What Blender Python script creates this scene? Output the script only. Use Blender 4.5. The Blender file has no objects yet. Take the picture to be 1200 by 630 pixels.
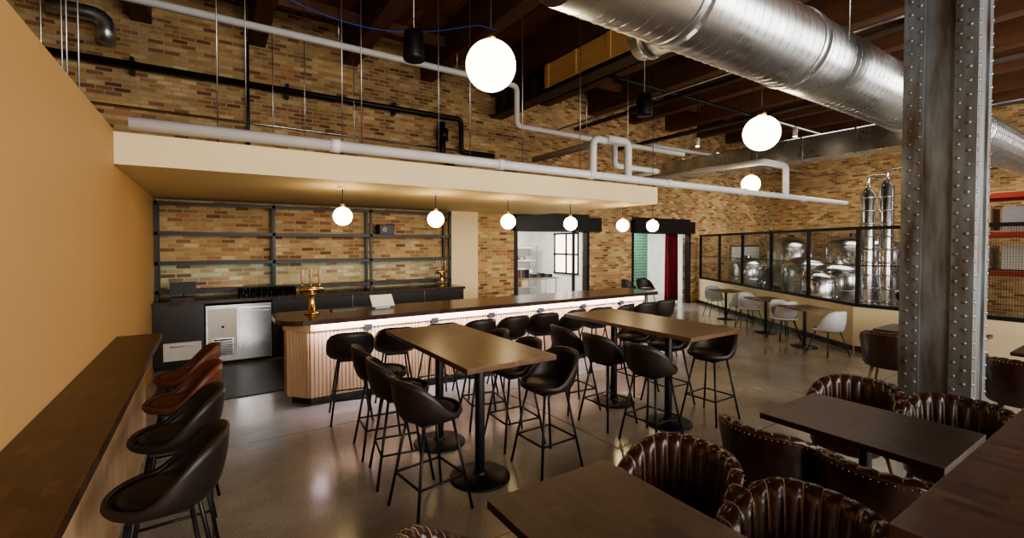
import bpy, bmesh, math, random
from mathutils import Vector, Matrix
random.seed(7)
pi=math.pi
def sm(t):
    t=max(0.0,min(1.0,t)); return t*t*(3-2*t)
# ------------------------------------------------------------ materials
def newmat(name):
    m=bpy.data.materials.new(name); m.use_nodes=True
    nt=m.node_tree; b=nt.nodes['Principled BSDF']
    return m,nt,b
def N(nt,t,**kw):
    n=nt.nodes.new(t)
    for k,v in kw.items():
        setattr(n,k,v)
    return n
def coords(nt,scale=(1,1,1),rot=(0,0,0)):
    tc=N(nt,'ShaderNodeTexCoord'); mp=N(nt,'ShaderNodeMapping')
    mp.inputs['Scale'].default_value=scale; mp.inputs['Rotation'].default_value=rot
    nt.links.new(tc.outputs['Object'],mp.inputs['Vector']); return mp.outputs['Vector']
def c4(c): return (c[0],c[1],c[2],1)
def ramp(nt,stops,interp='LINEAR'):
    r=N(nt,'ShaderNodeValToRGB'); cr=r.color_ramp; cr.interpolation=interp
    while len(cr.elements)<len(stops): cr.elements.new(0.5)
    for e,(p,c) in zip(cr.elements,stops): e.position=p; e.color=c4(c)
    return r
def plain(name,c1,c2=None,rough=.5,metal=0,scale=(4,4,4),bump=0,rvar=0,emit=None,estr=0,coat=0,detail=6,spec=None):
    m,nt,b=newmat(name)
    b.inputs['Roughness'].default_value=rough; b.inputs['Metallic'].default_value=metal
    if spec is not None: b.inputs['Specular IOR Level'].default_value=spec
    if coat: b.inputs['Coat Weight'].default_value=coat; b.inputs['Coat Roughness'].default_value=.15
    if c2 is None: c2=tuple(x*.85 for x in c1)
    v=coords(nt,scale); n=N(nt,'ShaderNodeTexNoise'); n.inputs['Detail'].default_value=detail; n.inputs['Scale'].default_value=1
    nt.links.new(v,n.inputs['Vector'])
    r=ramp(nt,[(.32,c1),(.68,c2)]); nt.links.new(n.outputs['Fac'],r.inputs['Fac'])
    nt.links.new(r.outputs['Color'],b.inputs['Base Color'])
    if rvar:
        mr=N(nt,'ShaderNodeMapRange'); mr.inputs['From Min'].default_value=.3; mr.inputs['From Max'].default_value=.7
        mr.inputs['To Min'].default_value=rough-rvar; mr.inputs['To Max'].default_value=rough+rvar
        nt.links.new(n.outputs['Fac'],mr.inputs['Value']); nt.links.new(mr.outputs['Result'],b.inputs['Roughness'])
    if bump:
        bp=N(nt,'ShaderNodeBump'); bp.inputs['Strength'].default_value=bump; bp.inputs['Distance'].default_value=.02
        nt.links.new(n.outputs['Fac'],bp.inputs['Height']); nt.links.new(bp.outputs['Normal'],b.inputs['Normal'])
    if emit:
        b.inputs['Emission Color'].default_value=c4(emit); b.inputs['Emission Strength'].default_value=estr
    return m
def brickmat(name,cols,mortar,bw=.215,rh=.072,ms=.008,swap=True,rough=.85,bump=.6,grime=.5,off=.5):
    m,nt,b=newmat(name)
    tc=N(nt,'ShaderNodeTexCoord'); sx=N(nt,'ShaderNodeSeparateXYZ'); cx=N(nt,'ShaderNodeCombineXYZ')
    nt.links.new(tc.outputs['Object'],sx.inputs[0])
    if swap:
        ad=N(nt,'ShaderNodeMath',operation='ADD'); nt.links.new(sx.outputs['X'],ad.inputs[0]); nt.links.new(sx.outputs['Y'],ad.inputs[1])
        nt.links.new(ad.outputs[0],cx.inputs['X']); nt.links.new(sx.outputs['Z'],cx.inputs['Y'])
    else:
        nt.links.new(sx.outputs['Y'],cx.inputs['X']); nt.links.new(sx.outputs['X'],cx.inputs['Y'])
    br=N(nt,'ShaderNodeTexBrick'); br.offset=off
    for k,v in (('Scale',1),('Mortar Size',ms),('Mortar Smooth',.3),('Brick Width',bw),('Row Height',rh),('Bias',0)): br.inputs[k].default_value=v
    br.inputs['Color1'].default_value=(0,0,0,1); br.inputs['Color2'].default_value=(1,1,1,1); br.inputs['Mortar'].default_value=(.5,.5,.5,1)
    nt.links.new(cx.outputs[0],br.inputs['Vector'])
    n=len(cols); rp=ramp(nt,[(i/(n-1)*.96+.02,c) for i,c in enumerate(cols)]); nt.links.new(br.outputs['Color'],rp.inputs['Fac'])
    ns=N(nt,'ShaderNodeTexNoise'); ns.inputs['Scale'].default_value=1.3; ns.inputs['Detail'].default_value=8; ns.inputs['Roughness'].default_value=.65
    nt.links.new(tc.outputs['Object'],ns.inputs['Vector'])
    g=ramp(nt,[(.3,(grime,grime,grime)),(.62,(1.0,1.0,1.0))]); nt.links.new(ns.outputs['Fac'],g.inputs['Fac'])
    mx=N(nt,'ShaderNodeMixRGB',blend_type='MULTIPLY'); mx.inputs[0].default_value=1
    nt.links.new(rp.outputs['Color'],mx.inputs[1]); nt.links.new(g.outputs['Color'],mx.inputs[2])
    mm=N(nt,'ShaderNodeMixRGB'); nt.links.new(br.outputs['Fac'],mm.inputs[0]); nt.links.new(mx.outputs[0],mm.inputs[1]); mm.inputs[2].default_value=c4(mortar)
    nt.links.new(mm.outputs[0],b.inputs['Base Color']); b.inputs['Roughness'].default_value=rough
    if bump:
        inv=N(nt,'ShaderNodeMath',operation='SUBTRACT'); inv.inputs[0].default_value=1; nt.links.new(br.outputs['Fac'],inv.inputs[1])
        ns2=N(nt,'ShaderNodeTexNoise'); ns2.inputs['Scale'].default_value=30; nt.links.new(tc.outputs['Object'],ns2.inputs['Vector'])
        a2=N(nt,'ShaderNodeMath',operation='MULTIPLY_ADD'); nt.links.new(ns2.outputs['Fac'],a2.inputs[0]); a2.inputs[1].default_value=.5; nt.links.new(inv.outputs[0],a2.inputs[2])
        bp=N(nt,'ShaderNodeBump'); bp.inputs['Strength'].default_value=bump; bp.inputs['Distance'].default_value=.012
        nt.links.new(a2.outputs[0],bp.inputs['Height']); nt.links.new(bp.outputs['Normal'],b.inputs['Normal'])
    return m,nt,b

M={}
M['brick']=brickmat('cream_city_brick',[(.24,.10,.042),(.50,.28,.11),(.63,.41,.165),(.71,.50,.23),(.52,.21,.09),(.77,.58,.31),(.61,.39,.155),(.34,.165,.075)],(.44,.36,.23),grime=.45,ms=.009)[0]
M['wood_block']=brickmat('end_grain_wood_dark',[(.030,.014,.008),(.065,.029,.015),(.045,.020,.011),(.085,.040,.021)],(.02,.01,.006),bw=.12,rh=.045,ms=.0012,swap=False,rough=.33,bump=.06,grime=.75)[0]
M['table_top']=brickmat('table_wood',[(.10,.055,.03),(.15,.085,.045),(.12,.065,.035)],(.06,.03,.018),bw=.5,rh=.045,ms=.0008,swap=False,rough=.32,bump=.05,grime=.75)[0]
M['bar_top']=brickmat('bar_top_wood',[(.035,.016,.009),(.065,.03,.016),(.05,.022,.012)],(.02,.01,.007),bw=.4,rh=.06,ms=.001,swap=False,rough=.22,bump=.04,grime=.75)[0]
M['dining_top']=brickmat('dining_wood',[(.055,.031,.020),(.09,.054,.034),(.07,.04,.026)],(.03,.018,.012),bw=.10,rh=.05,ms=.0014,swap=False,rough=.4,bump=.08,grime=.7)[0]
M['deck']=brickmat('ceiling_planks',[(.19,.075,.033),(.29,.12,.052),(.23,.09,.04)],(.03,.015,.008),bw=4,rh=.14,ms=.006,swap=False,rough=.8,bump=.4,grime=.5)[0]
M['mustard']=plain('mustard_paint',(.56,.345,.145),(.54,.33,.137),.6,scale=(2,2,2))
M['cream']=plain('cream_paint',(.80,.66,.40),(.78,.64,.38),.65,scale=(2,2,2))
M['kneecream']=plain('cream_wall_paint',(.68,.58,.38),(.64,.54,.35),.65,scale=(2,2,2))
M['white']=plain('white_paint',(.75,.75,.72),(.70,.70,.68),.45)
M['pvc']=plain('white_pipe',(.78,.79,.80),(.68,.70,.72),.4,scale=(3,3,3))
M['black']=plain('black_metal',(.016,.016,.018),(.011,.011,.012),.4,metal=.3)
M['blackwood']=plain('black_laminate',(.018,.016,.015),(.026,.022,.02),.3)
M['leather']=plain('dark_brown_leather',(.024,.008,.005),(.038,.012,.007),.30,scale=(30,30,30),bump=.12,coat=.25)
M['stool_leather']=plain('espresso_leatherette',(.015,.009,.0075),(.022,.013,.010),.45,scale=(25,25,25),bump=.08)
M['rust_leather']=plain('cognac_leatherette',(.10,.028,.011),(.13,.038,.016),.45,scale=(25,25,25),bump=.08)
M['stitch']=plain('tan_stitching',(.35,.25,.17),rough=.6)
M['nail']=plain('brass_nailheads',(.6,.42,.2),rough=.3,metal=1)
M['brass']=plain('brass',(.75,.5,.2),rough=.22,metal=1)
M['legwood']=plain('walnut_legs',(.22,.11,.05),(.16,.08,.035),.4,scale=(8,8,2))
M['oak']=plain('oak_slats',(.56,.40,.25),(.46,.31,.18),.5,scale=(14,14,1.2),bump=.05)
M['galv']=plain('galvanized_steel',(.66,.69,.72),(.48,.51,.54),.30,metal=.95,scale=(3,3,3),rvar=.08)
M['steel']=plain('stainless_steel',(.62,.63,.65),(.55,.56,.58),.22,metal=1)
# weathered steel column: blue-grey with rust streaks
M['colsteel']=plain('weathered_blue_steel',(.25,.295,.325),(.10,.068,.048),.42,metal=.5,scale=(9,9,1.6),bump=.25,rvar=.12,detail=10)
M['beamsteel']=plain('dark_painted_steel',(.05,.038,.03),(.085,.052,.037),.6,metal=.2,scale=(3,3,3))
M['timber']=plain('old_timber',(.15,.064,.030),(.085,.038,.018),.8,scale=(6,1,6),bump=.4)
M['plywood']=plain('new_lumber',(.85,.58,.28),(.75,.48,.21),.6,scale=(8,1,8))
M['red']=plain('red_velvet',(.25,.012,.02),(.12,.004,.008),.8,scale=(6,6,1))
M['redrack']=plain('red_rack_paint',(.42,.05,.03),rough=.5)
M['green']=brickmat('green_tile',[(.02,.20,.12),(.05,.30,.19),(.03,.25,.16)],(.35,.5,.4),bw=.1,rh=.1,ms=.01,rough=.3,bump=.1)[0]
M['greyshell']=plain('light_grey_shell',(.50,.51,.52),rough=.45)
M['rubber']=plain('black_rubber_mat',(.018,.022,.026),(.03,.034,.04),.5,scale=(10,10,10),bump=.2)
M['bluecable']=plain('blue_cable',(.02,.10,.5),rough=.5)
M['foil']=plain('insulation',(.4,.4,.42),rough=.5,metal=.5)
M['tile']=plain('white_kitchen_wall',(.75,.76,.74),rough=.5)
def emis(name,c,s):
    return plain(name,c,c,.4,emit=c,estr=s)
M['globe']=emis('opal_glass_lit',(1,.80,.50),11)
M['globe_s']=emis('opal_glass_lit_small',(1,.74,.40),26)
M['led']=emis('lavender_led',(.90,.80,1.0),16)
M['cyanled']=emis('cool_led',(.18,.7,1.0),14)
M['spot']=emis('spot_lens',(1,.85,.6),30)
M['daypane']=emis('sunlit_window_pane',(1,.80,.68),3.2)
# glass
g,nt,b=newmat('clear_glass'); b.inputs['Transmission Weight'].default_value=1; b.inputs['Roughness'].default_value=.03; b.inputs['IOR'].default_value=1.3; b.inputs['Base Color'].default_value=(.85,.9,.9,1)
nz=N(nt,'ShaderNodeTexNoise'); nz.inputs['Scale'].default_value=3; rr=ramp(nt,[(.3,(.88,.93,.93)),(.7,(.95,.97,.97))]); nt.links.new(nz.outputs['Fac'],rr.inputs['Fac']); nt.links.new(rr.outputs['Color'],b.inputs['Base Color'])
M['glass']=g
# railing wire mesh : alpha grid (fine woven wire)
g,nt,b=newmat('black_wire_mesh'); b.inputs['Base Color'].default_value=(.02,.02,.021,1); b.inputs['Roughness'].default_value=.4
tc=N(nt,'ShaderNodeTexCoord'); ch=N(nt,'ShaderNodeTexVoronoi'); ch.inputs['Scale'].default_value=34; ch.feature='DISTANCE_TO_EDGE'; ch.inputs['Randomness'].default_value=0
nt.links.new(tc.outputs['Object'],ch.inputs['Vector'])
lt=N(nt,'ShaderNodeMath',operation='LESS_THAN'); lt.inputs[1].default_value=.065; nt.links.new(ch.outputs['Distance'],lt.inputs[0]); nt.links.new(lt.outputs[0],b.inputs['Alpha'])
M['wire']=g
# concrete floor
m,nt,b=newmat('polished_concrete'); v=coords(nt)
n1=N(nt,'ShaderNodeTexNoise'); n1.inputs['Scale'].default_value=.8; n1.inputs['Detail'].default_value=10; n1.inputs['Roughness'].default_value=.62; nt.links.new(v,n1.inputs['Vector'])
r1=ramp(nt,[(.28,(.20,.183,.16)),(.5,(.33,.303,.265)),(.72,(.46,.425,.375))]); nt.links.new(n1.outputs['Fac'],r1.inputs['Fac'])
n2=N(nt,'ShaderNodeTexNoise'); n2.inputs['Scale'].default_value=60; n2.inputs['Detail'].default_value=4; nt.links.new(v,n2.inputs['Vector'])
r2=ramp(nt,[(.35,(.78,.78,.78)),(.65,(1,1,1))]); nt.links.new(n2.outputs['Fac'],r2.inputs['Fac'])
mx=N(nt,'ShaderNodeMixRGB',blend_type='MULTIPLY'); mx.inputs[0].default_value=1; nt.links.new(r1.outputs[0],mx.inputs[1]); nt.links.new(r2.outputs[0],mx.inputs[2])
br=N(nt,'ShaderNodeTexBrick'); br.offset=0
for k,vv in (('Scale',1),('Mortar Size',.006),('Brick Width',3.2),('Row Height',2.55)): br.inputs[k].default_value=vv
nt.links.new(v,br.inputs['Vector'])
mj=N(nt,'ShaderNodeMixRGB'); nt.links.new(br.outputs['Fac'],mj.inputs[0]); nt.links.new(mx.outputs[0],mj.inputs[1]); mj.inputs[2].default_value=(.08,.07,.055,1)
nt.links.new(mj.outputs[0],b.inputs['Base Color'])
mr=N(nt,'ShaderNodeMapRange'); mr.inputs['From Min'].default_value=.3; mr.inputs['From Max'].default_value=.7; mr.inputs['To Min'].default_value=.14; mr.inputs['To Max'].default_value=.30
nt.links.new(n1.outputs['Fac'],mr.inputs['Value']); nt.links.new(mr.outputs[0],b.inputs['Roughness'])
b.inputs['Coat Weight'].default_value=.4; b.inputs['Coat Roughness'].default_value=.16
M['floor']=m
# ------------------------------------------------------------ mesh builder
class MB:
    def __init__(s): s.bm=bmesh.new(); s.mats=[]
    def mi(s,m):
        m=M[m]
        if m not in s.mats: s.mats.append(m)
        return s.mats.index(m)
    def add(s,vs,fs,mat,smooth=False):
        i=s.mi(mat); bv=[s.bm.verts.new(v) for v in vs]
        for f in fs:
            try:
                fc=s.bm.faces.new([bv[k] for k in f]); fc.material_index=i; fc.smooth=smooth
            except ValueError: pass
        return bv
    def box(s,x0,y0,z0,x1,y1,z1,mat):
        vs=[(x0,y0,z0),(x1,y0,z0),(x1,y1,z0),(x0,y1,z0),(x0,y0,z1),(x1,y0,z1),(x1,y1,z1),(x0,y1,z1)]
        s.add(vs,[(0,3,2,1),(4,5,6,7),(0,1,5,4),(1,2,6,5),(2,3,7,6),(3,0,4,7)],mat)
    def bar(s,p,q,w,h,mat):
        p=Vector(p);q=Vector(q);d=(q-p).normalized()
        up=Vector((0,0,1)) if abs(d.z)<.9 else Vector((1,0,0))
        a=d.cross(up).normalized()*w/2; u=a.cross(d).normalized()*h/2
        vs=[p-a-u,p+a-u,p+a+u,p-a+u,q-a-u,q+a-u,q+a+u,q-a+u]
        s.add(vs,[(0,3,2,1),(4,5,6,7),(0,1,5,4),(1,2,6,5),(2,3,7,6),(3,0,4,7)],mat)
    def tube(s,pts,r,mat,seg=10,caps=True,rad=None):
        pts=[Vector(p) for p in pts]; vs=[];fs=[]
        prev=None
        for i,p in enumerate(pts):
            d=(pts[min(i+1,len(pts)-1)]-pts[max(i-1,0)]).normalized()
            if prev is None:
                up=Vector((0,0,1)) if abs(d.z)<.9 else Vector((1,0,0)); a=d.cross(up).normalized()
            else:
                a=(prev-d*prev.dot(d)).normalized()
            prev=a; b=d.cross(a)
            R=rad[i] if rad else r
            for k in range(seg):
                t=2*pi*k/seg; vs.append(p+a*math.cos(t)*R+b*math.sin(t)*R)
        n=len(pts)
        for i in range(n-1):
            for k in range(seg):
                k2=(k+1)%seg; fs.append((i*seg+k,i*seg+k2,(i+1)*seg+k2,(i+1)*seg+k))
        s.add(vs,fs,mat,True)
        if caps:
            for base in (0,n-1):
                s.add([vs[base*seg+k] for k in range(seg)],[tuple(range(seg))],mat)
    def cyl(s,p,q,r,mat,seg=16,r2=None): s.tube([p,q],r,mat,seg,True,[r,r if r2 is None else r2])
    def lathe(s,prof,c,mat,seg=28,smooth=True):
        vs=[];fs=[]
        for r,z in prof:
            for k in range(seg):
                t=2*pi*k/seg; vs.append((c[0]+r*math.cos(t),c[1]+r*math.sin(t),c[2]+z))
        for i in range(len(prof)-1):
            for k in range(seg):
                k2=(k+1)%seg; fs.append((i*seg+k,i*seg+k2,(i+1)*seg+k2,(i+1)*seg+k))
        s.add(vs,fs,mat,smooth)
        for i in (0,len(prof)-1):
            if prof[i][0]>.001: s.add(vs[i*seg:(i+1)*seg],[tuple(range(seg))],mat)
    def sphere(s,c,r,mat,seg=24,rings=14):
        s.lathe([(max(1e-4,r*math.sin(pi*i/rings)),-r*math.cos(pi*i/rings)) for i in range(rings+1)],c,mat,seg)
    def prism(s,poly,z0,z1,mat):
        n=len(poly); vs=[(x,y,z0) for x,y in poly]+[(x,y,z1) for x,y in poly]
        s.add(vs,[tuple(range(n))[::-1],tuple(range(n,2*n))]+[(i,(i+1)%n,n+(i+1)%n,n+i) for i in range(n)],mat)
    def grid(s,f,nu,nv,mat,closeu=False):
        vs=[f(i/nu,j/nv) for j in range(nv+1) for i in range(nu+(0 if closeu else 1))]
        w=nu+(0 if closeu else 1); fs=[]
        for j in range(nv):
            for i in range(nu):
                i2=(i+1)%w; fs.append((j*w+i,j*w+i2,(j+1)*w+i2,(j+1)*w+i))
        return s.add(vs,fs,mat,True)
    def mesh(s,name):
        bmesh.ops.remove_doubles(s.bm,verts=s.bm.verts,dist=1e-5)
        bmesh.ops.recalc_face_normals(s.bm,faces=s.bm.faces)
        me=bpy.data.meshes.new(name); s.bm.to_mesh(me); s.bm.free()
        for m in s.mats: me.materials.append(m)
        return me
    def obj(s,name,loc=(0,0,0),rz=0,bevel=0):
        o=put(s.mesh(name),name,loc,rz)
        if bevel: bev(o,bevel)
        return o
def bev(o,w):
    md=o.modifiers.new('bevel','BEVEL'); md.width=w; md.segments=2; md.limit_method='ANGLE'; md.angle_limit=math.radians(50)
def put(me,name,loc=(0,0,0),rz=0):
    o=bpy.data.objects.new(name,me); bpy.context.collection.objects.link(o); o.location=loc; o.rotation_euler=(0,0,rz); return o
# ------------------------------------------------------------ room shell
WY=9.5; CZ=6.2; JZ=5.48
XL,XR,YF=-4.5,18.5,-4.5
b=MB(); b.box(XL-.3,YF-.3,-.15,XR+.3,14.2,0,'floor'); b.obj('floor')
b=MB()
for x0,x1,z0,z1 in ((XL,6.3,0,CZ),(8.8,10.5,0,CZ),(13.3,XR,0,CZ),(6.3,8.8,2.75,CZ),(10.5,13.3,2.75,CZ)): b.box(x0,WY,z0,x1,WY+.3,z1,'brick')
b.obj('wall_back')
b=MB(); b.box(XL-.3,YF-.3,0,XL,WY+.3,CZ,'brick'); b.obj('wall_left')
b=MB(); b.box(XR,YF-.3,0,XR+.3,WY+.3,CZ,'brick'); b.obj('wall_right')
b=MB()
wins=[(-.2,3.0),(4.2,7.4),(8.6,11.8),(13,16.2)]
xs=XL
for a,c in wins:
    b.box(xs,YF-.3,0,a,YF,CZ,'brick'); b.box(a,YF-.3,0,c,YF,.9,'brick'); b.box(a,YF-.3,4.6,c,YF,CZ,'brick'); xs=c
b.box(xs,YF-.3,0,XR,YF,CZ,'brick'); b.obj('wall_front')
for i,(a,c) in enumerate(wins):
    b=MB()
    for k in range(5):
        x=a+(c-a)*k/4; b.box(x-.03,YF-.2,.9,x+.03,YF-.12,4.6,'black')
    for z in (.93,2.1,3.3,4.57): b.box(a,YF-.2,z-.03,c,YF-.12,z+.03,'black')
    b.box(a,YF-.17,.9,c,YF-.16,4.6,'glass')
    b.obj('window_%d'%(i+1))
b=MB(); b.box(XL-.3,YF-.3,CZ,XR+.3,WY+.3,CZ+.2,'deck'); b.obj('ceiling')
b=MB(); b.box(-.86,YF,0,-.73,WY,2.99,'mustard'); b.obj('wall_partition')
b=MB()
x=-4.1
while x<XR:
    b.box(x-.13,YF,JZ,x+.13,WY,CZ,'timber'); x+=1.62
b.obj('ceiling_joists')
b=MB()
for y in (-2.5,.2,2.9,5.6,8.3):
    b.bar((XL,y,5.85),(XR,y,5.85),.08,.2,'timber')
b.obj('ceiling_bridging')
b=MB()
gx=5.78
b.box(gx-.02,YF+.01,4.95,gx+.02,WY-.01,5.45,'beamsteel'); b.box(gx-.16,YF+.01,4.93,gx+.16,WY-.01,4.97,'beamsteel'); b.box(gx-.16,YF+.01,5.44,gx+.16,WY-.01,5.478,'beamsteel')
y=-3
while y<WY:
    b.box(gx-.15,y,4.97,gx+.15,y+.02,5.44,'beamsteel'); y+=1.2
b.obj('steel_girder')
b=MB(); b.box(5.56,4.6,5.0,5.60,7.3,5.44,'plywood')
for y in (4.7,5.5,6.35,7.15): b.box(5.54,y,5.0,5.56,y+.09,5.44,'plywood')
b.obj('lumber_blocking')
b=MB()
cx0,cx1,cy0,cy1=5.5,5.95,1.15,1.62
b.box(cx0+.03,cy0+.06,0,cx0+.05,cy1-.06,4.93,'colsteel')
b.box(cx1-.05,cy0+.06,0,cx1-.03,cy1-.06,4.93,'colsteel')
for yy in (cy0,cy1-.13):
    b.box(cx0,yy,0,cx0+.03,yy+.13,4.93,'colsteel'); b.box(cx1-.03,yy,0,cx1,yy+.13,4.93,'colsteel')
b.box(cx0+.03,cy0,0,cx1-.03,cy0+.03,4.93,'colsteel'); b.box(cx0+.03,cy1-.03,0,cx1-.03,cy1,4.93,'colsteel')
for xx in (cx0,cx1-.1):
    b.box(xx,cy0-.02,0,xx+.1,cy0,4.93,'colsteel'); b.box(xx,cy1,0,xx+.1,cy1+.02,4.93,'colsteel')
b.box(cx0-.06,cy0-.06,0,cx1+.06,cy1+.06,.04,'colsteel')
def rivet(b,p,n,r=.017):
    n=Vector(n); p=Vector(p); up=Vector((0,0,1)); a=n.cross(up)
    vs=[];fs=[];S=8
    for j,(rr,h) in enumerate(((1,0),(.85,.5),(.45,.85))):
        for k in range(S):
            tt=2*pi*k/S; vs.append(p+a*math.cos(tt)*r*rr+up*math.sin(tt)*r*rr+n*r*.8*h)
    for j in range(2):
        for k in range(S): fs.append((j*S+k,j*S+(k+1)%S,(j+1)*S+(k+1)%S,(j+1)*S+k))
    fs.append(tuple(range(2*S,3*S))); b.add(vs,fs,'colsteel',True)
z=.1
while z<4.85:
    for yy in (cy0+.032,cy1-.032): rivet(b,(cx0,yy,z),(-1,0,0))
    for yy in (cy0+.1,cy1-.1): rivet(b,(cx0,yy,z+.06),(-1,0,0))
    for xx in (cx0+.035,cx1-.035): rivet(b,(xx,cy0-.02,z),(0,-1,0))
    z+=.12
b.obj('riveted_steel_column')
# ------------------------------------------------------------ soffit
b=MB(); b.box(-.728,5.6,2.67,6.86,WY-.002,2.97,'cream'); b.obj('bar_soffit')
b=MB(); b.box(4.5,9.3,0,5.17,WY,2.67,'cream'); b.obj('trim_pilaster')
# ------------------------------------------------------------ bar
def roundpoly(pts,rad,seg=6):
    out=[];n=len(pts)
    for i,(x,y) in enumerate(pts):
        r=rad[i]
        if r==0: out.append((x,y)); continue
        p=Vector((x,y)); a=(Vector(pts[i-1])-p).normalized(); c=(Vector(pts[(i+1)%n])-p).normalized()
        s0=p+a*r; s1=p+c*r
        for k in range(seg+1):
            t=k/seg; q=s0*(1-t)**2+p*2*t*(1-t)+s1*t*t; out.append((q.x,q.y))
    return out
b=MB()
top=roundpoly([(.62,5.55),(6.9,5.55),(6.9,6.45),(.62,6.45)],[.35,.12,.1,.2])
b.prism(top,1.015,1.07,'bar_top')
body=[(.98,5.87),(6.75,5.87),(6.75,6.35),(.78,6.35),(.78,6.1)]
b.prism(body,.1,1.015,'blackwood'); b.prism([(1.0,5.93),(6.7,5.93),(6.7,6.3),(.82,6.3),(.82,6.14)],0,.1,'blackwood')
def slats(b,p,q,z0,z1,mat,pitch=.045,w=.028,d=.014):
    p=Vector(p);q=Vector(q);L=(q-p).length;dr=(q-p)/L;nn=Vector((dr.y,-dr.x,0)); n=int(L/pitch)
    for i in range(n):
        c=p+dr*(i+.5)*L/n; a=c-dr*w/2; e=c+dr*w/2
        vs=[a,e,e+nn*d,a+nn*d]; vs=[Vector((v.x,v.y,z0)) for v in vs]+[Vector((v.x,v.y,z1)) for v in vs]
        b.add(vs,[(0,3,2,1),(4,5,6,7),(0,1,5,4),(1,2,6,5),(2,3,7,6),(3,0,4,7)],mat)
b.box(.98,5.855,.1,6.75,5.868,.9,'oak')
b.prism([(.765,6.09),(.975,5.855),(.98,5.87),(.78,6.1)],.1,.9,'oak'); b.box(.765,6.1,.1,.778,6.35,.9,'oak')
slats(b,(.98,5.855,0),(6.75,5.855,0),.1,.9,'oak')
slats(b,(.765,6.1,0),(.975,5.857,0),.1,.9,'oak')
b.box(.98,5.8,.9,6.75,5.868,1.015,'oak')
b.prism([(.72,6.09),(.96,5.80),(.98,5.87),(.78,6.1)],.9,1.015,'oak')
b.box(1.0,5.782,.98,6.7,5.80,1.0,'led')
for x in (1.6,2.5,3.4,4.3,5.2,6.1):
    b.box(x,5.79,.86,x+.1,5.84,.93,'black')
b.obj('bar_counter')
for i in range(5):
    L=bpy.data.lights.new('bar_led_light','AREA'); L.shape='RECTANGLE'; L.size=1.15; L.size_y=.04; L.energy=17; L.color=(.92,.84,1)
    o=bpy.data.objects.new('bar_led_light',L); bpy.context.collection.objects.link(o); o.location=(1.6+i*1.2,5.66,1.0); o.rotation_euler=(math.radians(38),0,0)
b=MB()
b.box(-.725,8.62,1.0,4.49,WY-.002,1.05,'bar_top')
b.box(-.725,8.7,.08,-.08,WY-.002,1.0,'blackwood'); b.box(.88,8.7,.08,4.49,9.29,1.0,'blackwood')
b.box(-.70,8.75,0,-.1,9.4,.08,'black'); b.box(.9,8.75,0,4.45,9.25,.08,'black')
for x in (1.5,2.2,2.9,3.6): b.box(x-.005,8.69,.1,x+.005,8.7,1.0,'steel')
b.box(-.6,8.66,.15,-.12,8.7,.42,'white'); b.box(-.52,8.64,.36,-.2,8.66,.38,'steel')
b.obj('back_bar_counter')
b=MB()
b.box(-.06,8.66,.06,.86,9.4,.96,'steel')
b.box(-.03,8.62,.10,.36,8.655,.90,'white'); b.box(.02,8.608,.15,.31,8.62,.44,'steel'); b.box(.035,8.604,.165,.295,8.609,.425,'black')
for i in range(9): b.box(.035,8.596,.175+i*.027,.295,8.606,.187+i*.027,'steel')
b.cyl((.165,8.604,.62),(.165,8.60,.62),.02,'black',12)
b.box(.39,8.62,.10,.84,8.655,.90,'steel'); b.box(.40,8.595,.83,.83,8.605,.845,'steel')
for x in (.42,.80): b.box(x,8.605,.83,x+.015,8.62,.845,'steel')
for x in (-.02,.82):
    for y in (8.72,9.3): b.cyl((x,y,0),(x,y,.06),.02,'black')
b.obj('undercounter_fridge',bevel=.005)
b=MB()
for x in (-.70,.96,2.67,4.38): b.box(x-.022,9.12,1.05,x+.022,9.17,2.62,'black'); b.box(x-.022,9.43,1.05,x+.022,9.48,2.62,'black')
for z in (1.16,1.62,2.10,2.58):
    b.box(-.72,9.12,z,4.40,9.40,z+.03,'black')
    b.box(-.72,9.12,z-.025,4.40,9.13,z,'black')
b.box(-.7,9.16,1.606,4.36,9.18,1.618,'cyanled')
b.obj('back_bar_shelf')
b=MB(); b.box(2.85,9.15,2.132,3.15,9.39,2.33,'black'); b.cyl((2.95,9.15,2.23),(2.95,9.14,2.23),.06,'blackwood'); b.obj('shelf_speaker',bevel=.01)
b=MB()
for i in range(10):
    for j in range(3):
        x=.42+i*.088; y=8.68+j*.09
        b.lathe([(.026,0),(.03,.004),(.038,.15),(.0365,.15),(.027,.012),(.001,.012)],(x,y,1.05),'glass',14)
b.obj('pint_glasses')
b=MB()
b.box(-.5,8.75,1.05,-.2,9.0,1.10,'black'); b.bar((-.35,8.9,1.1),(-.35,8.86,1.2),.05,.02,'black'); b.box(-.52,8.84,1.14,-.18,8.86,1.34,'black'); b.obj('pos_terminal')
def tower(x,y,z,name,n=3):
    b=MB(); b.lathe([(.09,0),(.09,.015),(.04,.03),(.035,.22),(.045,.24),(.045,.26)],(0,0,0),'brass',20)
    b.cyl((-.14,0,.30),(.14,0,.30),.03,'brass',20)
    b.cyl((0,0,.24),(0,0,.3),.03,'brass')
    for i in range(n):
        xx=-.10+.20*i/(n-1)
        b.tube([(xx,0,.30),(xx,.09,.30),(xx,.11,.24)],.012,'brass',8); b.tube([(xx,.05,.32),(xx,.05,.38)],.009,'brass',8)
        b.tube([(xx,.05,.38),(xx,.045,.54)],.016,'oak',10,True,[.012,.022])
    return b.obj(name,(x,y,z))
tower(1.05,6.1,1.072,'beer_tap_tower'); tower(4.1,8.95,1.052,'beer_tap_tower',4)
b=MB(); b.box(1.85,6.15,1.07,2.05,6.3,1.09,'white'); b.bar((1.95,6.25,1.09),(1.95,6.2,1.17),.06,.02,'white')
vs=[(1.80,6.10,1.10),(2.10,6.10,1.10),(2.10,6.24,1.24),(1.80,6.24,1.24)]
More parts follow.
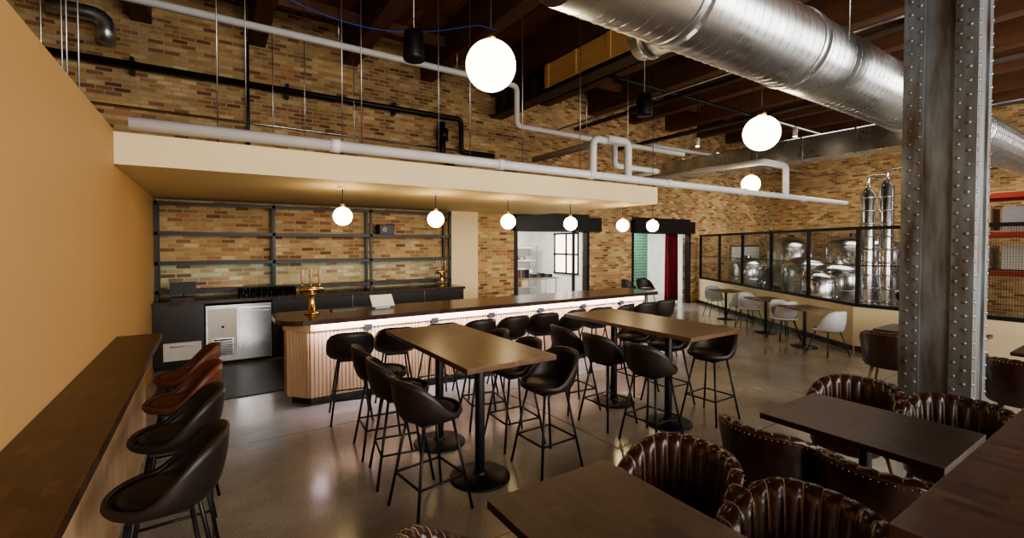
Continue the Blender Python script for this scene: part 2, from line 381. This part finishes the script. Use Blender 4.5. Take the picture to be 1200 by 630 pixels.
b.add(vs+[(x,y+.015,z-.01) for x,y,z in vs],[(0,1,2,3),(4,7,6,5),(0,4,5,1),(1,5,6,2),(2,6,7,3),(3,7,4,0)],'white'); b.obj('tablet_on_stand')
b=MB(); b.box(1.3,6.15,1.07,1.6,6.3,1.09,'blackwood'); b.obj('bar_mat')
b=MB(); b.box(-.6,6.7,.0,4.3,8.55,.012,'rubber'); b.obj('rubber_floor_mat')
b=MB(); b.box(-.728,-2.0,1.02,-.39,5.57,1.07,'wood_block'); b.box(-.56,-2.0,0,-.52,5.5,1.02,'oak'); b.obj('wall_ledge_counter')
# ------------------------------------------------------------ stools
def shell(b,seat,Hb,R,flare,mat,thick=.022,low=.35,sx=1.0):
    bm2=bmesh.new(); NU,NV=40,14
    rows=[]
    for j in range(NV+1):
        v=j/NV; row=[]
        for i in range(NU):
            th=2*pi*i/NU; h=Hb*sm((math.cos(th)+low)/(1+low))+.015
            if v<=.5: rr=R*v/.5*.96; z=-.02*(1-(v/.5)**2)
            else:
                t=(v-.5)/.5; rr=R*(.96+.04*math.sin(t*pi/2))+flare*t*(h/Hb)*1.0+ .01*math.sin(t*pi); z=h*t**1.35
            row.append(bm2.verts.new((-math.cos(th)*rr*sx,math.sin(th)*rr*1.04,seat+z)))
            if v==0: break
        rows.append(row)
    for j in range(NV):
        for i in range(NU):
            i2=(i+1)%NU
            if j==0: bm2.faces.new((rows[0][0],rows[1][i],rows[1][i2]))
            else: bm2.faces.new((rows[j][i],rows[j+1][i],rows[j+1][i2],rows[j][i2]))
    bmesh.ops.recalc_face_normals(bm2,faces=bm2.faces)
    if sum((f.normal.z for f in bm2.faces))<0: bmesh.ops.reverse_faces(bm2,faces=bm2.faces)
    bm2.verts.index_update(); bm2.normal_update()
    top=[v.co.copy() for v in bm2.verts]; bot=[v.co-v.normal*thick for v in bm2.verts]
    fs=[tuple(v.index for v in f.verts) for f in bm2.faces]; n=len(top)
    rim=[v.index for v in rows[-1]]
    F=fs+[tuple(k+n for k in reversed(f)) for f in fs]+[(rim[i],rim[(i+1)%NU],rim[(i+1)%NU]+n,rim[i]+n) for i in range(NU)]
    b.add(top+bot,F,mat,True); bm2.free()
def barstool(mat,name):
    b=MB(); s=.71
    shell(b,s,.265,.20,.05,mat,.026)
    b.lathe([(.001,-.01),(.17,-.01),(.182,.01),(.172,.03),(.12,.042),(.001,.045)],(.01,0,s-.005),mat,28)
    b.box(-.13,-.13,s-.06,.13,.13,s-.045,'black')
    ft={}
    for sx in (-1,1):
        for sy in (-1,1):
            p=Vector((sx*.12,sy*.12,s-.05)); q=Vector((sx*.225,sy*.215,0)); b.tube([p,q],.011,'black',8)
            ft[(sx,sy)]=p+(q-p)*.62
    for a,c in (((-1,-1),(1,-1)),((1,-1),(1,1)),((1,1),(-1,1)),((-1,1),(-1,-1))): b.tube([ft[a],ft[c]],.009,'black',8)
    return b.mesh(name)
st=barstool('stool_leather','bar_stool'); st2=barstool('rust_leather','bar_stool')
def J(a): return random.uniform(-a,a)
for i in range(11): put(st,'bar_stool',(1.30+i*.525,5.28+J(.03),0),pi/2+J(.25))
for y in (4.3,3.72,3.12): put(st,'bar_stool',(1.34+J(.02),y,0),J(.2))
for y in (3.18,3.74,4.33): put(st,'bar_stool',(2.47+J(.03),y,0),pi+J(.2))
for y in (4.12,3.58,3.0):
    put(st,'bar_stool',(3.60+J(.02),y,0),J(.2)); put(st,'bar_stool',(4.66+J(.03),y+.05,0),pi+J(.2))
for y,mm in ((5.2,st2),(4.4,st2),(3.65,st),(2.85,st)): put(mm,'bar_stool',(-.2,y-.05,0),pi+J(.1))
put(st,'bar_stool',(9.4,8.5,0),-pi/2+.3); put(st,'bar_stool',(10.1,8.6,0),-pi/2-.2)
# ------------------------------------------------------------ high tables
def hightable(x0,x1,y0,y1,posts,px):
    b=MB(); b.box(x0,y0,1.03,x1,y1,1.07,'table_top'); b.box(x0+.3,y0+.15,1.0,x1-.3,y1-.15,1.03,'black')
    for y in posts:
        b.cyl((px,y,.03),(px,y,1.0),.04,'black',20); b.lathe([(.25,0),(.25,.012),(.235,.022),(.06,.035),(.05,.06),(.001,.06)],(px,y,0),'black',36)
        b.box(px-.25,y-.03,.99,px+.25,y+.03,1.005,'black')
    return b.obj('high_top_table',bevel=.004)
hightable(1.46,2.24,2.78,4.52,(3.3,4.1),1.85)
hightable(3.66,4.5,2.6,4.4,(3.2,4.0),4.12)
b=MB(); b.box(1.72,-.42,1.02,4.6,.53,1.07,'wood_block')
for x in (2.2,4.0):
    b.cyl((x,.05,.03),(x,.05,1.02),.04,'black',20); b.lathe([(.25,0),(.25,.012),(.235,.022),(.06,.035),(.001,.05)],(x,.05,0),'black',36)
b.obj('high_top_table',bevel=.004)
# ------------------------------------------------------------ dining
def dtable(x0,x1,y0,y1,mat='dining_top'):
    b=MB(); b.box(x0,y0,.71,x1,y1,.75,mat); x=(x0+x1)/2;y=(y0+y1)/2
    b.cyl((x,y,.03),(x,y,.70),.035,'black',20); b.lathe([(.24,0),(.24,.012),(.225,.022),(.06,.035),(.001,.05)],(x,y,0),'black',36)
    b.box(x-.25,y-.25,.695,x+.25,y+.25,.71,'black')
    return b.obj('dining_table',bevel=.004)
dtable(1.05,1.79,.75,1.81); dtable(3.2,4.0,.75,1.72); dtable(7.75,8.5,1.55,2.6); dtable(7.3,8.1,.2,1.2)
def tub(name):
    b=MB(); A=math.radians(112); NC=15; SUB=6; NU=NC*SUB
    def topz(th): return .60+.20*sm((math.cos(th)+.45)/1.35)
    def P(th,r,z): return Vector((-math.cos(th)*r,math.sin(th)*r*1.02,z))
    rows=[]
    for i in range(NU+1):
        th=-A+2*A*i/NU; tz=topz(th); bump=abs(math.sin(pi*i/SUB)); fl=.045
        def R(r,z): return r+fl*(z-.38)/.42
        row=[]
        bi=.022*bump**.6
        for z in (.40,.48,.56):
            zz=.40+(tz-.06-.40)*((z-.40)/.16); row.append(P(th,R(.235,zz)-bi,zz))
        row.append(P(th,R(.238,tz)-bi*.8,tz-.025)); row.append(P(th,R(.252,tz)-bi*.3,tz-.004+bi*.3)); row.append(P(th,R(.275,tz),tz+bi*.4)); row.append(P(th,R(.297,tz)+bi*.2,tz-.006+bi*.2)); row.append(P(th,R(.305,tz),tz-.03))
        row.append(P(th,R(.303,.55),.40+(tz-.4)*.45)); row.append(P(th,.298,.36)); row.append(P(th,.28,.33))
        rows.append(row)
    n=len(rows[0]); vs=[v for r in rows for v in r]; fs=[]
    for i in range(NU):
        for j in range(n-1): fs.append((i*n+j,(i+1)*n+j,(i+1)*n+j+1,i*n+j+1))
    fs.append(tuple(range(n))); fs.append(tuple(range(NU*n,(NU+1)*n)))
    b.add(vs,fs,'leather',True)
    for k in range(1,NC):
        r=rows[k*SUB]; b.tube([v for v in r[1:7]],.0028,'stitch',5)
    for i in range(0,NU+1,2):
        p=rows[i][7]+(rows[i][7]-Vector((0,0,rows[i][7].z))).normalized()*.002; b.sphere(p,.004,'nail',6,4)
    pr=[]
    for k in range(32):
        t=2*pi*k/32; c=math.cos(t); s=math.sin(t); e=.7
        pr.append((.03+.25*math.copysign(abs(c)**e,c),.245*math.copysign(abs(s)**e,s)))
    def ringz(sc,z): return [(.03+(x-.03)*sc,y*sc,z) for x,y in pr]
    L=[ringz(.9,.31),ringz(.97,.33),ringz(.98,.38),ringz(.99,.40),ringz(1.0,.43),ringz(.97,.46),ringz(.88,.475),ringz(.5,.482),ringz(.02,.484)]
    vs=[v for l in L for v in l]; fs=[]
    for j in range(len(L)-1):
        for k in range(32): fs.append((j*32+k,j*32+(k+1)%32,(j+1)*32+(k+1)%32,(j+1)*32+k))
    fs.append(tuple(range(32))[::-1]); b.add(vs,fs,'leather',True)
    for sx in (-1,1):
        for sy in (-1,1): b.tube([(sx*.17+.01,sy*.17,.33),(sx*.235+.01,sy*.225,0)],.02,'legwood',10,True,[.021,.011])
    return b.mesh(name)
tb=tub('dining_chair')
for x,y,r in ((2.03,1.56,pi),(2.03,.93,pi),(3.08,1.54,0),(3.05,.93,0),(4.3,1.58,pi),(4.3,.97,pi),(.85,1.5,0),(7.5,2.3,.1),(8.75,2.3,pi),(6.85,1.0,.15),(7.4,1.7,-.1)):
    put(tb,'dining_chair',(x,y,0),r+J(.06))
# ------------------------------------------------------------ light shell chairs / small tables
def lshell(name):
    b=MB(); shell(b,.44,.34,.21,.04,'greyshell',.014,low=.1)
    for sx in (-1,1):
        for sy in (-1,1): b.tube([(sx*.12,sy*.12,.43),(sx*.23,sy*.22,0)],.009,'black',8)
    b.box(-.12,-.12,.405,.12,.12,.42,'black')
    return b.mesh(name)
ls=lshell('shell_side_chair')
wd=Vector((-.53,-.85)); ang=math.atan2(wd.y,wd.x)
for x,y in ((11.15,6.9),(10.15,5.35),(9.35,4.2)):
    b=MB(); b.box(-.35,-.3,.72,.35,.3,.75,'table_top'); b.cyl((0,0,.03),(0,0,.72),.03,'black'); b.lathe([(.22,0),(.22,.012),(.05,.03),(.001,.04)],(0,0,0),'black',28)
    b.obj('cafe_table',(x,y,0),ang,bevel=.004)
    put(ls,'shell_side_chair',(x-wd.x*.62,y-wd.y*.62,0),ang+J(.2)); put(ls,'shell_side_chair',(x+wd.x*.62,y+wd.y*.62,0),ang+pi+J(.2))
# ------------------------------------------------------------ knee wall + railing
P0=Vector((13.66,9.36,0));P2=Vector((9.8,3.52,0));P3=Vector((9.8,YF,0))
b=MB()
def thick(b,p,q,z0,z1,w,mat):
    b.bar((p.x,p.y,(z0+z1)/2),(q.x,q.y,(z0+z1)/2),w,z1-z0,mat)
thick(b,P0,P2,0,.8,.15,'kneecream'); thick(b,P2+Vector((0,.04,0)),P3,0,.8,.15,'kneecream')
b.obj('wall_knee')
b=MB(); off=Vector((-.085,.05,0)); thick(b,P0+off,P2+off,0,.1,.02,'blackwood'); thick(b,P2+Vector((-.085,0,0)),P3+Vector((-.085,0,0)),0,.1,.02,'blackwood'); b.obj('baseboard_knee')
b=MB()
def rail(p,q,n):
    for z in (.83,2.22): thick(b,p,q,z-.03,z+.03,.05,'black')
    thick(b,p,q,1.54,1.56,.03,'black')
    for i in range(n+1):
        c=p.lerp(q,i/n); b.box(c.x-.03,c.y-.03,.8,c.x+.03,c.y+.03,2.25,'black')
    b.add([(p.x,p.y,.85),(q.x,q.y,.85),(q.x,q.y,2.2),(p.x,p.y,2.2)],[(0,1,2,3)],'wire')
rail(P0,P2,5); rail(P2,P3,6)
b.obj('mesh_railing_screen')
# ------------------------------------------------------------ doors in back wall
def doorbox(x0,x1,zt,name,bars,ex,fw):
    b=MB()
    b.box(x0+.01,WY-.02,0,x0+fw,WY+.15,zt-.35,'black'); b.box(x1-fw,WY-.02,0,x1-.01,WY+.15,zt-.35,'black')
    b.box(x0-.05,WY-.18,zt-.38,x1+ex,WY-.005,zt,'black')
    for x in bars: b.box(x-.03,WY+.05,0,x+.03,WY+.12,zt-.38,'black')
    b.box(x0+.01,WY+.05,zt-.4,x1-.01,WY+.12,zt-.3,'black')
    b.obj(name)
doorbox(6.3,8.8,2.66,'door_1',(8.3,),.3,.10); doorbox(10.5,13.3,2.66,'door_2',(),.0,.08)
b=MB(); b.box(6.3,WY+.01,2.6,8.8,WY+.28,2.75,'black'); b.box(10.5,WY+.01,2.6,13.3,WY+.28,2.75,'black'); b.obj('trim_lintels')
b=MB(); b.box(5.2,13.9,0,15,14.1,3.1,'tile'); b.obj('wall_annex_back')
b=MB(); b.box(5.2,WY+.3,3.0,15,14.1,3.15,'white'); b.obj('ceiling_annex')
b=MB(); b.box(5.1,WY+.3,0,5.25,14.1,3.0,'tile'); b.obj('wall_annex_left')
b=MB(); b.box(14.9,WY+.3,0,15.05,14.1,3.0,'tile'); b.obj('wall_annex_right')
b=MB(); b.box(10.2,WY+.3,0,10.35,13.9,3.0,'tile'); b.obj('wall_annex_divider')
b=MB(); b.box(10.17,11.5,.95,10.195,12.75,2.3,'daypane')
for y in (11.5,12.1,12.72): b.box(10.14,y-.03,.92,10.17,y+.03,2.33,'black')
for z in (.95,1.6,2.3): b.box(10.14,11.47,z-.03,10.17,12.78,z+.03,'black')
b.obj('window_5')
b=MB(); b.box(11.3,11.2,0,13.2,11.3,3.0,'green'); b.obj('wall_green_tile')
b=MB()
def cf(u,v): return Vector((12.62+u*.6+.0*v,9.95+.06*math.sin(u*2*pi*6)*(.6+.4*v),2.35-v*2.3))
b.grid(cf,72,8,'red'); b.cyl((11.6,9.95,2.37),(13.3,9.95,2.37),.015,'brass'); o=b.obj('red_curtain'); md=o.modifiers.new('s','SOLIDIFY'); md.thickness=.01
def rack(name,x0,y0,x1,y1):
    b=MB()
    for z in (.4,.9,1.35,1.8): b.box(x0,y0,z,x1,y1,z+.03,'steel')
    for x in (x0,x1-.03):
        for y in (y0,y1-.03): b.box(x,y,0,x+.03,y+.03,1.9,'steel')
    for z in (.43,.93,1.38):
        x=x0+.05
        while x<x1-.3:
            w=random.uniform(.08,.25);h=random.uniform(.08,.25); b.box(x,y0+.05,z,x+w,y1-.1,z+h,random.choice(['steel','white','oak','foil','rust_leather'])); x+=w+.1
    b.obj(name)
rack('kitchen_storage_shelf',8.7,13.4,9.9,13.85)
b=MB(); b.box(7.6,11.3,.86,9.2,12.0,.92,'steel')
for x in (7.65,9.1):
    for y in (11.35,11.9): b.box(x,y,0,x+.05,y+.05,.86,'steel')
b.box(7.6,11.3,.3,9.2,12.0,.33,'steel')
for i in range(5):
    x=7.7+i*.3; b.box(x,11.45,.92,x+.15,11.65,.92+random.uniform(.08,.25),random.choice(['steel','black','oak','rust_leather']))
b.obj('kitchen_prep_table')
# pendants ----------------------------------------------------
def pend(x,y,z,r,top,mat,name):
    b=MB(); b.sphere((0,0,0),r,mat,32,20)
    b.cyl((0,0,r-.01),(0,0,r+.04),r*.25,'brass',16); b.cyl((0,0,r+.03),(0,0,top-z-.003),.006,'black',8); b.lathe([(.06,-.025),(.06,-.003)],(0,0,top-z),'white',20)
    b.obj(name,(x,y,z))
for x in (1.45,2.75,4.0,5.3,6.6): pend(x,6.2,2.29,.118,2.67,'globe_s','globe_pendant_light')
pend(7.45,6.2,2.3,.118,CZ,'globe_s','globe_pendant_light')
pend(1.9,3.2,3.35,.2,CZ,'globe','globe_pendant_light'); pend(5.40,2.92,3.22,.2,CZ,'globe','globe_pendant_light'); pend(10.3,5.8,3.3,.2,CZ,'globe','globe_pendant_light')
# ducts ----------------------------------------------------
R=.37; dy=2.4; dz=3.9
b=MB(); b.cyl((2.0,dy,dz),(17.5,dy,dz),R,'galv',48)
hp=[];tpitch=.125;turns=int((17.4-2.1)/tpitch)
for i in range(turns*20+1):
    t=i/20; hp.append((2.1+t*tpitch,dy+math.cos(2*pi*t)*(R+.001),dz+math.sin(2*pi*t)*(R+.001)))
b.tube(hp,.006,'galv',4,False)
for x in (3.1,4.9,8.2,11): b.cyl((x-.06,dy,dz),(x+.06,dy,dz),R+.015,'galv',48)
b.cyl((4.3,dy,dz),(4.3,dy,JZ-.02),.25,'galv',32); b.cyl((4.3,dy,dz+.33),(4.3,dy,dz+.45),.27,'galv',32)
b.cyl((3.6,dy,dz),(3.6,dy+.75,dz+.05),.2,'galv',32); b.cyl((3.6,dy+.6,dz+.04),(3.6,dy+.66,dz+.04),.215,'galv',32)
for x in (2.38,5.3,7.3,10.5):
    for s in (-1,1): b.cyl((x,dy+s*(R+.02),dz),(x,dy+s*(R+.02),JZ-.01),.006,'steel',6)
b.obj('spiral_duct')
b=MB(); b.box(11.8,2.9,3.95,12.5,WY-.01,4.45,'galv')
y=3.2
while y<WY-.1: b.box(11.77,y,3.92,12.53,y+.04,4.48,'galv'); y+=1.1
b.obj('rectangular_duct')
def bendpath(pts,r,seg=5):
    out=[Vector(pts[0])]
    for i in range(1,len(pts)-1):
        p=Vector(pts[i]); a=(Vector(pts[i-1])-p).normalized(); c=(Vector(pts[i+1])-p).normalized()
        for k in range(seg+1):
            t=k/seg; out.append((p+a*r)*(1-t)**2+p*2*t*(1-t)+(p+c*r)*t*t)
    out.append(Vector(pts[-1])); return out
b=MB()
b.tube([(-.6,5.48,3.04),(14.4,5.48,3.04)],.062,'pvc',16)
for x in (1.2,3.4,5.1,7,9.5,12): b.cyl((x-.05,5.48,3.04),(x+.05,5.48,3.04),.075,'pvc',16)
b.tube(bendpath([(5.15,5.48,3.04),(5.15,5.48,3.62),(5.45,5.48,3.62),(5.45,7.5,3.62)],.12),.06,'pvc',14)
b.tube(bendpath([(5.45,5.48,3.66),(5.95,5.48,3.66),(5.95,5.48,3.04)],.12),.065,'pvc',14)
b.tube(bendpath([(11.2,5.48,3.04),(11.2,5.48,3.75),(10.2,5.48,3.75),(10.2,9,3.75)],.15),.07,'pvc',14)
b.obj('white_drain_pipe')
b=MB(); b.tube(bendpath([(-2.5,7,4.8),(4.7,7,4.8),(4.7,7,4.08),(9.5,7,4.08)],.1),.05,'pvc',14); b.tube(bendpath([(7.2,7,4.08),(7.2,7,3.6),(8.6,7,3.6),(8.6,9.4,3.6)],.1),.06,'pvc',14)
for x in (-.3,1.6,3.5,6.4): b.cyl((x,7,4.1 if x>4.7 else 4.8),(x,7,JZ-.01),.006,'steel',6)
b.obj('white_sprinkler_pipe')
b=MB(); b.tube(bendpath([(-3,9.3,4.72),(4.75,9.3,4.72),(4.75,9.3,4.0),(5.6,9.3,4.0)],.12),.055,'black',14)
b.tube(bendpath([(4.3,9.35,4.6),(4.3,9.35,3.9),(4.6,9.35,3.6)],.12),.08,'black',14); b.cyl((4.3,9.3,4.45),(4.3,9.3,4.2),.12,'black')
b.tube([(-3,9.42,4.1),(5.6,9.42,4.05)],.02,'steel',8); b.tube([(.6,9.4,2.98),(.6,9.4,JZ)],.03,'black',8)
for x in (-1,1.2,3.2): b.box(x,9.3,4.6,x+.05,9.49,4.85,'black')
b.obj('black_wall_pipe')
b=MB(); b.tube(bendpath([(-1.9,9.2,5.35),(-1.25,9.2,5.35),(-1.25,9.2,4.95)],.2),.11,'galv',18); b.sphere((-1.05,7.5,3.25),.1,'black'); b.tube([(-1.05,7.5,3.25),(-1.05,9.4,3.25)],.06,'black')
b.obj('vent_elbow')
for x,y,z in ((-1.05,5.7,2.3),(-1.12,5.9,2.3),(-.98,5.75,2.3),(-1.3,6.1,2.3),(.09,5.75,2.975),(.35,5.75,2.975),(1.36,5.8,2.975),(1.59,5.8,2.975),(1.3,8.0,2.975),(2.62,5.8,2.975),(3.1,5.8,2.975),(4.0,5.8,2.975),(5.25,5.9,2.975),(2.2,8.5,2.975),(.9,8.5,2.975),(6.4,5.9,2.975)):
    b=MB(); b.cyl((0,0,0),(0,0,CZ-z-.005),.007,'galv',6); b.cyl((0,0,0),(0,0,.03),.018,'steel',6); b.obj('threaded_rod_hanger',(x,y,z))
def spk(x,y,z):
    b=MB(); b.lathe([(.07,.17),(.10,.15),(.115,.05),(.12,-.13),(.11,-.16),(.001,-.16)],(0,0,0),'black',24); b.lathe([(.001,.17),(.07,.17)],(0,0,0),'black',24)
    b.cyl((0,0,.16),(0,0,CZ-z-.003),.006,'white',6); b.tube([(0,0,.17),(.03,0,.22),(0,0,.3)],.008,'black',6); b.obj('pendant_speaker',(x,y,z))
spk(1.92,4.9,4.12); spk(5.45,4.7,4.0)
b=MB(); pts=[]
for i in range(25):
    t=i/24; pts.append((-.2+4.2*t,6.5,5.42-1.1*math.sin(pi*min(t*1.1,1))*.45))
b.tube(pts,.007,'bluecable',6); b.obj('blue_data_cable')
b=MB()
for y,z in ((.5,5.3),(3.9,5.2),(6.6,5.25)): b.tube([(6.2,y,z),(XR-.01,y,z)],.04,'black',10)
for x,z in ((8.2,5.0),(9.6,4.6),(14.0,4.9)): b.tube([(x,-3,z),(x,9.4,z)],.05,'beamsteel',10)
for x,z in ((7.2,4.75),(13.2,4.75)): b.tube([(x,-3,z),(x,9.4,z)],.025,'galv',8)
b.tube([(10,8.4,4.62),(XR-.01,8.4,4.62)],.05,'pvc',10)
b.obj('overhead_conduits')
b=MB()
for x,y in ((9.9,6.9),(10.8,5.1),(11.2,3.6),(13.4,3.4)):
    b.cyl((x,y,4.3),(x,y,4.5),.05,'white',14); b.cyl((x,y,4.295),(x,y,4.30),.04,'spot',14); b.cyl((x,y,4.5),(x,y,JZ-.01),.008,'black',6)
b.obj('track_spotlights')
# ------------------------------------------------------------ brewery
def vessel(x,y,r,z0,z1,name,mat='steel'):
    b=MB(); b.lathe([(.05,z0-.2),(r,z0),(r,z1),(r*.85,z1+r*.2),(r*.5,z1+r*.35),(.12,z1+r*.4),(.12,z1+r*.5),(.001,z1+r*.5)],(0,0,0),mat,36)
    for z in (z0+.05,(z0+z1)/2,z1-.05): b.lathe([(r+.012,z-.015),(r+.012,z+.015)],(0,0,0),mat,36)
    for k in range(4):
        a=pi/4+k*pi/2; b.cyl((r*.8*math.cos(a),r*.8*math.sin(a),0),(r*.8*math.cos(a),r*.8*math.sin(a),z0+.1),.03,mat,10)
    b.cyl((0,-r,z0+.25),(0,-r-.08,z0+.25),.15,mat,16)
    b.obj(name,(x,y,0))
vessel(14.9,6.6,.7,.4,1.3,'brewing_kettle'); vessel(13.0,5.1,.55,.4,1.25,'brewing_kettle'); vessel(14.4,8.2,.55,.4,1.3,'brewing_kettle'); vessel(11.5,4.9,.35,.4,1.15,'brewing_kettle')
vessel(16.9,6.2,.75,.5,1.9,'fermentation_tank'); vessel(17.2,8.2,.75,.5,1.9,'fermentation_tank'); vessel(14.2,4.6,.4,.4,1.9,'fermentation_tank'); vessel(14.0,1.4,.7,.6,2.1,'fermentation_tank'); vessel(13.9,-.4,.7,.6,2.1,'fermentation_tank')
b=MB()
for i,(x,y,h) in enumerate(((12.0,4.15,3.15),(12.1,3.85,3.3),(12.1,3.45,3.25))):
    b.lathe([(.12,.2),(.13,.25),(.13,h-.15),(.05,h),(.03,h+.05)],(x,y,0),'steel',24)
    for k in range(10): b.lathe([(.145,.4+k*.28),(.145,.44+k*.28)],(x,y,0),'steel',24)
    b.cyl((x,y,0),(x,y,.25),.04,'steel')
b.tube(bendpath([(12.0,4.15,3.1),(12.0,4.15,3.4),(12.1,3.85,3.4),(12.1,3.85,3.2)],.08),.03,'steel'); b.tube(bendpath([(12.1,3.85,3.25),(12.1,3.85,3.5),(12.1,3.45,3.5),(12.1,3.45,3.2)],.08),.03,'steel')
b.lathe([(.45,.2),(.5,.3),(.5,1.0),(.3,1.2),(.001,1.25)],(12.2,2.9,0),'steel',32)
for k in range(4): b.cyl((12.2+.35*math.cos(k*pi/2),2.9+.35*math.sin(k*pi/2),0),(12.2+.35*math.cos(k*pi/2),2.9+.35*math.sin(k*pi/2),.3),.03,'steel')
b.obj('distillation_columns')
b=MB()
for x in (15.2,16.4):
    for y in (-1.0,1.6,4.0): b.box(x,y,0,x+.08,y+.1,3.3,'black')
for z in (1.2,2.1,3.0):
    for x in (15.2,16.4): b.box(x,-1,z,x+.06,4.1,z+.12,'redrack')
    b.box(15.2,-1,z+.12,16.48,4.1,z+.15,'oak')
for z in (1.352,2.252):
    for y in (-.6,.4,1.9,2.9): b.box(15.35,y,z,16.3,y+.8,z+.55,random.choice(['white','foil','oak']))
b.obj('pallet_rack')
b=MB(); b.box(15.6,9.44,.95,17.4,9.49,1.85,'white'); b.box(15.55,9.45,.9,17.45,9.48,1.9,'steel'); b.obj('whiteboard')
# ------------------------------------------------------------ lights
def area(name,loc,rot,sx,sy,e,col):
    L=bpy.data.lights.new(name,'AREA'); L.shape='RECTANGLE'; L.size=sx; L.size_y=sy; L.energy=e; L.color=col
    o=bpy.data.objects.new(name,L); bpy.context.collection.objects.link(o); o.location=loc; o.rotation_euler=rot
for i,(a,c) in enumerate(wins):
    area('window_daylight',((a+c)/2,YF+.05,2.8),(math.radians(91),0,0),c-a,3.5,(400,430,340,240)[i],(1,.94,.86))
area('kitchen_light',(7.6,11.8,2.95),(0,0,0),2.5,2.5,230,(1,.97,.9))
area('annex_light',(12,12.6,2.95),(0,0,0),2,1.5,160,(1,.97,.92)); area('annex_light',(11.6,10.4,2.95),(0,0,0),1.5,.6,110,(1,.97,.92))
area('brewery_light',(14.5,5,5.3),(0,0,0),3,4,240,(1,.92,.78))
w=bpy.data.worlds.new('sky'); bpy.context.scene.world=w; w.use_nodes=True
bg=w.node_tree.nodes['Background']; bg.inputs[0].default_value=(.7,.8,1,1); bg.inputs[1].default_value=.8
try: bpy.context.scene.view_settings.look='AgX - Medium High Contrast'
except Exception: pass
# ------------------------------------------------------------ camera
F=540.0; PY=299
cd=bpy.data.cameras.new('camera'); cam=bpy.data.objects.new('camera',cd); bpy.context.collection.objects.link(cam)
cam.location=(0,0,1.92); cam.rotation_euler=(math.radians(90-1.3),0,-math.radians(33.3))
cd.sensor_width=36; cd.lens=F/1200*36; cd.shift_y=-(315-PY)/1200; cd.clip_start=.05
bpy.context.scene.camera=cam
